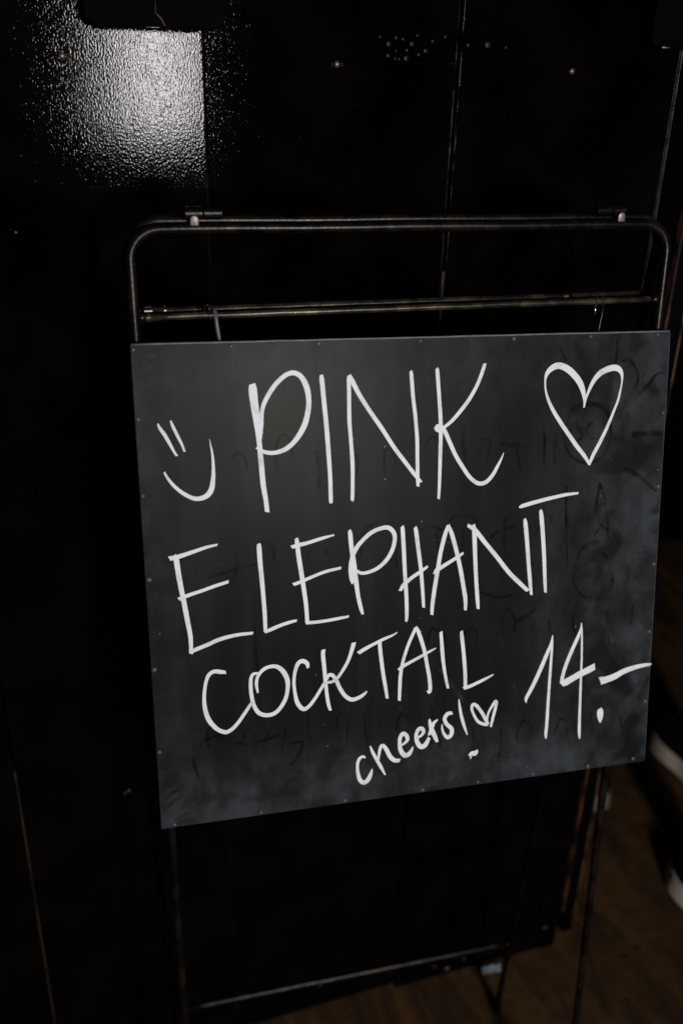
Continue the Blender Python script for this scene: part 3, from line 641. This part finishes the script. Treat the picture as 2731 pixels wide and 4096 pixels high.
words = {}
for ln in LETTERS.strip().splitlines():
    nm, st = ln.split('|')
    bm = bmesh.new(); uvl = bm.loops.layers.uv.new('UVMap')
    for k, s in enumerate(st.split(';')):
        ribbon(bm, uvl, [float(a) for a in s.split()], 0.00005 * (k % 4), 0.00016 + 0.00002 * k)
    bmesh.ops.recalc_face_normals(bm, faces=bm.faces)
    name = nm if len(nm) > 1 else ('numeral' if nm.isdigit() else 'letter')
    o = link_mesh(name, bm, INK, panel, smooth=False); o.location = (0, -0.00002, 0)
    if len(nm) == 1: o['label'] = ('white handwritten numeral ' if nm.isdigit() else 'white handwritten ' + ('small' if nm.islower() else 'capital') + ' letter ') + nm
SMEARS = '3 472 3 16 462 6 30 456 3;4 482 4 18 472 7 34 464 4;3 490 3 20 482 6 40 470 3;8 495 2 22 489 4 38 484 2;3 462 2 10 455 4 20 451 2;10 14 3 18 11 6 26 10 3;4 27 2 12 24 4 22 17 2;318 372 3 326 384 5 334 396 3;300 350 3 312 362 5 322 380 3;290 205 1 310 212 1.6 326 215 1;455 12 1 470 10 1.6 490 9 1'
def flat_marks(strokes, name, m, lift):
    for s in strokes:
        tri = [float(a) for a in s.split()]
        tri = [min(max(a, 2), 557) if i % 3 == 0 else a for i, a in enumerate(tri)]
        pts = resample(tri, 2.5); bm = bmesh.new(); uvl = bm.loops.layers.uv.new('UVMap'); rows = []
        for i, p in enumerate(pts):
            a = pts[max(i - 1, 0)]; b = pts[min(i + 1, len(pts) - 1)]
            d = Vector((b.x - a.x, b.y - a.y)); d.normalize(); nn = Vector((-d.y, d.x)); h = max(p.z * .62, .3); c = Vector((p.x, p.y))
            rows.append([bm.verts.new((min(max(q.x, 1.2), 558.8) / 1000, -lift, -min(max(q.y, 1.2), 496.6) / 1000)) for q in (c + nn * h, c - nn * h)])
        for i in range(len(rows) - 1):
            f = bm.faces.new((rows[i][0], rows[i + 1][0], rows[i + 1][1], rows[i][1]))
            for lp, q in zip(f.loops, ((i, 0), (i + 1, 0), (i + 1, 1), (i, 1))): lp[uvl].uv = (q[0] / len(rows), q[1])
        bmesh.ops.recalc_face_normals(bm, faces=bm.faces)
        link_mesh(name, bm, m, panel, smooth=False)
        lift += 0.000004
for ln in GHOSTS.strip().splitlines(): flat_marks(ln.split('|')[1].split(';'), 'erased_mark', GHOST, 0.00002)
FAINT = ghost_mat('faint_old_trace', (0.004, 0.0041, 0.0043), 0.40)
old = []
rg = random.Random(21)
for row_y, x0, x1 in ((118, 95, 420), (215, 40, 520), (318, 300, 540), (412, 60, 300), (446, 300, 540)):
    x = x0
    while x < x1:
        h = rg.uniform(24, 44); w = rg.uniform(10, 22); y = row_y + rg.uniform(-8, 8); pw = rg.uniform(2.2, 4.5)
        if rg.random() < .5:
            old.append(' '.join('%.1f %.1f %.1f' % (x + w * math.cos(a) * .5, y + h * .5 * math.sin(a), pw) for a in [rg.uniform(2.2, 3.4) + k * rg.uniform(.62, .72) for k in range(7)]))
        else:
            old.append('%.1f %.1f %.1f %.1f %.1f %.1f %.1f %.1f %.1f' % (x, y - h / 2, pw, x + rg.uniform(-2, 3), y, pw, x + rg.uniform(-3, 5), y + h / 2, pw * .7))
        x += w + rg.uniform(10, 34)
flat_marks(old, 'erased_mark', FAINT, 0.000012)
flat_marks(SMEARS.split(';'), 'chalk_smear', SMEAR, 0.00011)

# ------------------------------------------------------------------ scrap of paper at the foot of the wall
bm = bmesh.new(); nx, ny = 7, 4; g = []
for i in range(nx):
    g.append([])
    for j in range(ny):
        g[i].append(bm.verts.new((-.019 + .038 * i / (nx - 1) + random.uniform(-.001, .001), -.006 + .012 * j / (ny - 1) + random.uniform(-.001, .001), .002 + .004 * abs(math.sin(i * 1.3 + j)) + .002 * (j == ny - 1))))
for i in range(nx - 1):
    for j in range(ny - 1): bm.faces.new((g[i][j], g[i + 1][j], g[i + 1][j + 1], g[i][j + 1]))
ex2 = bmesh.ops.extrude_face_region(bm, geom=list(bm.faces)); bmesh.ops.translate(bm, vec=(0, 0, -.0012), verts=[v for v in ex2['geom'] if isinstance(v, bmesh.types.BMVert)])
bmesh.ops.recalc_face_normals(bm, faces=bm.faces)
for v in bm.verts: v.co.z = max(v.co.z, 0.0004)
o = link_mesh('paper_scrap', bm, PAPER, smooth=False); o.location = (0.662, 1.052, 0.0); o.rotation_euler = (0, 0, -.05)
tag(o, 'small pale bluish paper scrap on the floor at the foot of the wall', 'paper scrap')

# ------------------------------------------------------------------ people standing in the doorway
def shoe(parent, x, y, rz, sole):
    e = empty('shoe', (x, y, 0), rz); e.parent = parent
    n = 40
    def half(s):   # s 0 heel .. 1 toe
        base = 0.037 + 0.016 * math.exp(-((s - .72) / .22) ** 2) - 0.004 * math.exp(-((s - .38) / .16) ** 2)
        cap = min(1, s / .16) if s < .16 else (min(1, (1 - s) / .24))
        return base * math.sqrt(max(0, 1 - (1 - cap) ** 2))
    L = 0.29
    out = [(half(i / n) , -L / 2 + L * i / n) for i in range(n + 1)] + [(-half(i / n), -L / 2 + L * i / n) for i in range(n - 1, 0, -1)]
    def solid(name, z0, z1, m, k0=1.0, k1=1.0):
        bm = bmesh.new()
        lo = [bm.verts.new((a * k0, b * (1 - (1 - k0) * .35), z0)) for a, b in out]; hi = [bm.verts.new((a * k1, b * (1 - (1 - k1) * .35), z1)) for a, b in out]
        bm.faces.new(list(reversed(lo))); bm.faces.new(hi)
        for i in range(len(out)): bm.faces.new((lo[i], lo[(i + 1) % len(out)], hi[(i + 1) % len(out)], hi[i]))
        bmesh.ops.remove_doubles(bm, verts=bm.verts, dist=1e-5); bmesh.ops.recalc_face_normals(bm, faces=bm.faces)
        o = link_mesh(name, bm, m, e); auto_sharp(o, 50); return o
    solid('outsole', 0.0, 0.006, SHOE, 1.08, 1.12)
    solid('sole', 0.006, 0.046, sole, 1.12, 1.0)
    bm = bmesh.new(); rows = []
    for i in range(n + 1):
        s = i / n; w = max(half(s) * .97, .0005)
        h = 0.085 if s < .35 else 0.085 - 0.045 * ((s - .35) / .65) ** .8
        h *= math.sqrt(min(1, max(0.0, s / .10), max(0, (1 - s) / .16))) if 0 < s < 1 else 0.02
        rows.append([bm.verts.new((w * math.cos(math.pi * k / 10) ** 1 if True else 0, -L / 2 + L * s, 0.046 + h * math.sin(math.pi * k / 10) ** .75)) for k in range(11)])
    for i in range(n):
        for k in range(10): bm.faces.new((rows[i][k], rows[i][k + 1], rows[i + 1][k + 1], rows[i + 1][k]))
    bmesh.ops.recalc_face_normals(bm, faces=bm.faces); link_mesh('upper', bm, SHOE, e)
    return e

def person(x, y, rz, feet, label, sole):
    r = empty('person', (x, y, 0), rz); tag(r, label, 'person', 'people in the doorway')
    for fx, fy, fr in feet: shoe(r, fx, fy, fr, sole)
    me = bpy.data.meshes.new('body')
    (lx, ly, _), (qx, qy, _) = feet
    V = [((0, 0, .93), .125), ((-.085, 0.01, .86), .085), ((lx * .9, ly * .55 + .03, .49), .058), ((lx, ly - .075, .10), .042), ((.085, 0.01, .86), .085), ((qx * .9, qy * .55 + .03, .49), .058), ((qx, qy - .075, .10), .042),
         ((0, 0, 1.12), .120), ((0, 0, 1.32), .140), ((0, -.005, 1.45), .055), ((0, .015, 1.535), .056), ((0, .02, 1.60), .074), ((0, .008, 1.67), .076), ((0, 0, 1.715), .055), ((0, .108, 1.595), .011),
         ((-.18, -.01, 1.37), .058), ((-.235, -.03, 1.10), .044), ((-.135, .165, 1.00), .030), ((-.092, .195, 1.015), .027), ((.18, -.01, 1.37), .058), ((.235, -.03, 1.10), .044), ((.135, .165, .96), .030), ((.092, .195, .965), .027)]
    E = [(0, 1), (1, 2), (2, 3), (0, 4), (4, 5), (5, 6), (0, 7), (7, 8), (8, 9), (9, 10), (10, 11), (11, 12), (12, 13), (11, 14), (8, 15), (15, 16), (16, 17), (17, 18), (8, 19), (19, 20), (20, 21), (21, 22)]
    for base, sx in ((18, -1), (22, 1)):                       # five fingers on each hand, slightly curled, thumb from the side of the palm
        for dy, ln, bend in ((.024, .062, .010), (.009, .072, .012), (-.007, .066, .013), (-.021, .052, .014)):
            k = len(V); hz = V[base][0][2]
            V.append(((sx * .072, .198, hz + dy), .0105)); V.append(((sx * (.072 - ln * .5), .196 - bend * .4, hz + dy), .0090)); V.append(((sx * (.072 - ln), .192 - bend * 1.6, hz + dy), .0075))
            E += [(base, k), (k, k + 1), (k + 1, k + 2)]
        k = len(V); hz = V[base][0][2]
        V.append(((sx * .094, .190, hz + .034), .0115)); V.append(((sx * .078, .192, hz + .052), .0095)); V.append(((sx * .058, .190, hz + .058), .0080))
        E += [(base, k), (k, k + 1), (k + 1, k + 2)]
    me.from_pydata([v for v, _ in V], E, [])
    o = bpy.data.objects.new('body', me); COL.objects.link(o); o.parent = r
    o.modifiers.new('skin', 'SKIN'); ss = o.modifiers.new('subdivide', 'SUBSURF'); ss.levels = ss.render_levels = 2
    for i, (_, rad) in enumerate(V):
        wide = 1.25 if i in (7, 8) else 1.0
        me.skin_vertices[0].data[i].radius = (rad * wide, rad * (1.15 if i in (11, 12) else .85))
    me.skin_vertices[0].data[0].use_root = True
    me.materials.append(CLOTH)
    # hair over the crown and the back of the head, ears, eyes and mouth
    bm = bmesh.new(); bmesh.ops.create_icosphere(bm, subdivisions=4, radius=1.0)
    bmesh.ops.delete(bm, geom=[v for v in bm.verts if (v.co.y > .30 and v.co.z < .42) or v.co.z < -.72], context='VERTS')
    for v in bm.verts:
        j = 1 + .035 * math.sin(v.co.x * 23 + v.co.z * 9) * math.cos(v.co.z * 17 + v.co.y * 11)
        v.co = Vector((v.co.x * .086 * j, v.co.y * .102 * j + .006, v.co.z * .105 * j + 1.665))
    link_mesh('hair', bm, HAIR, r)
    for sx in (-1, 1):
        bm = bmesh.new(); bmesh.ops.create_icosphere(bm, subdivisions=2, radius=1.0)
        for v in bm.verts: v.co = Vector((v.co.x * .008 + sx * .080, v.co.y * .018 + .012, v.co.z * .030 + 1.605))
        link_mesh('ear', bm, SKIN, r)
        bm = bmesh.new(); bmesh.ops.create_icosphere(bm, subdivisions=2, radius=1.0)
        for v in bm.verts: v.co = Vector((v.co.x * .013 + sx * .030, v.co.y * .007 + .092, v.co.z * .007 + 1.627))
        link_mesh('eye', bm, HAIR, r)
    bm = bmesh.new(); tube(bm, [(-.022, .080, 1.556), (-.008, .088, 1.558), (.008, .088, 1.558), (.022, .080, 1.556)], [.003, .005, .005, .003], 8)
    link_mesh('mouth', bm, LIPS, r)
    return r
person(1.257, 1.235, 0.0, ((-0.112, -0.200, -0.10), (0.112, 0.195, -0.12)), 'person in dark clothes and black shoes with pale soles at the right edge', SOLE)
person(1.102, 1.625, .35, ((-0.105, -0.10, 0.1), (0.11, 0.06, -0.1)), 'person in the doorway mostly hidden behind the board and door post', SOLE_DIM)
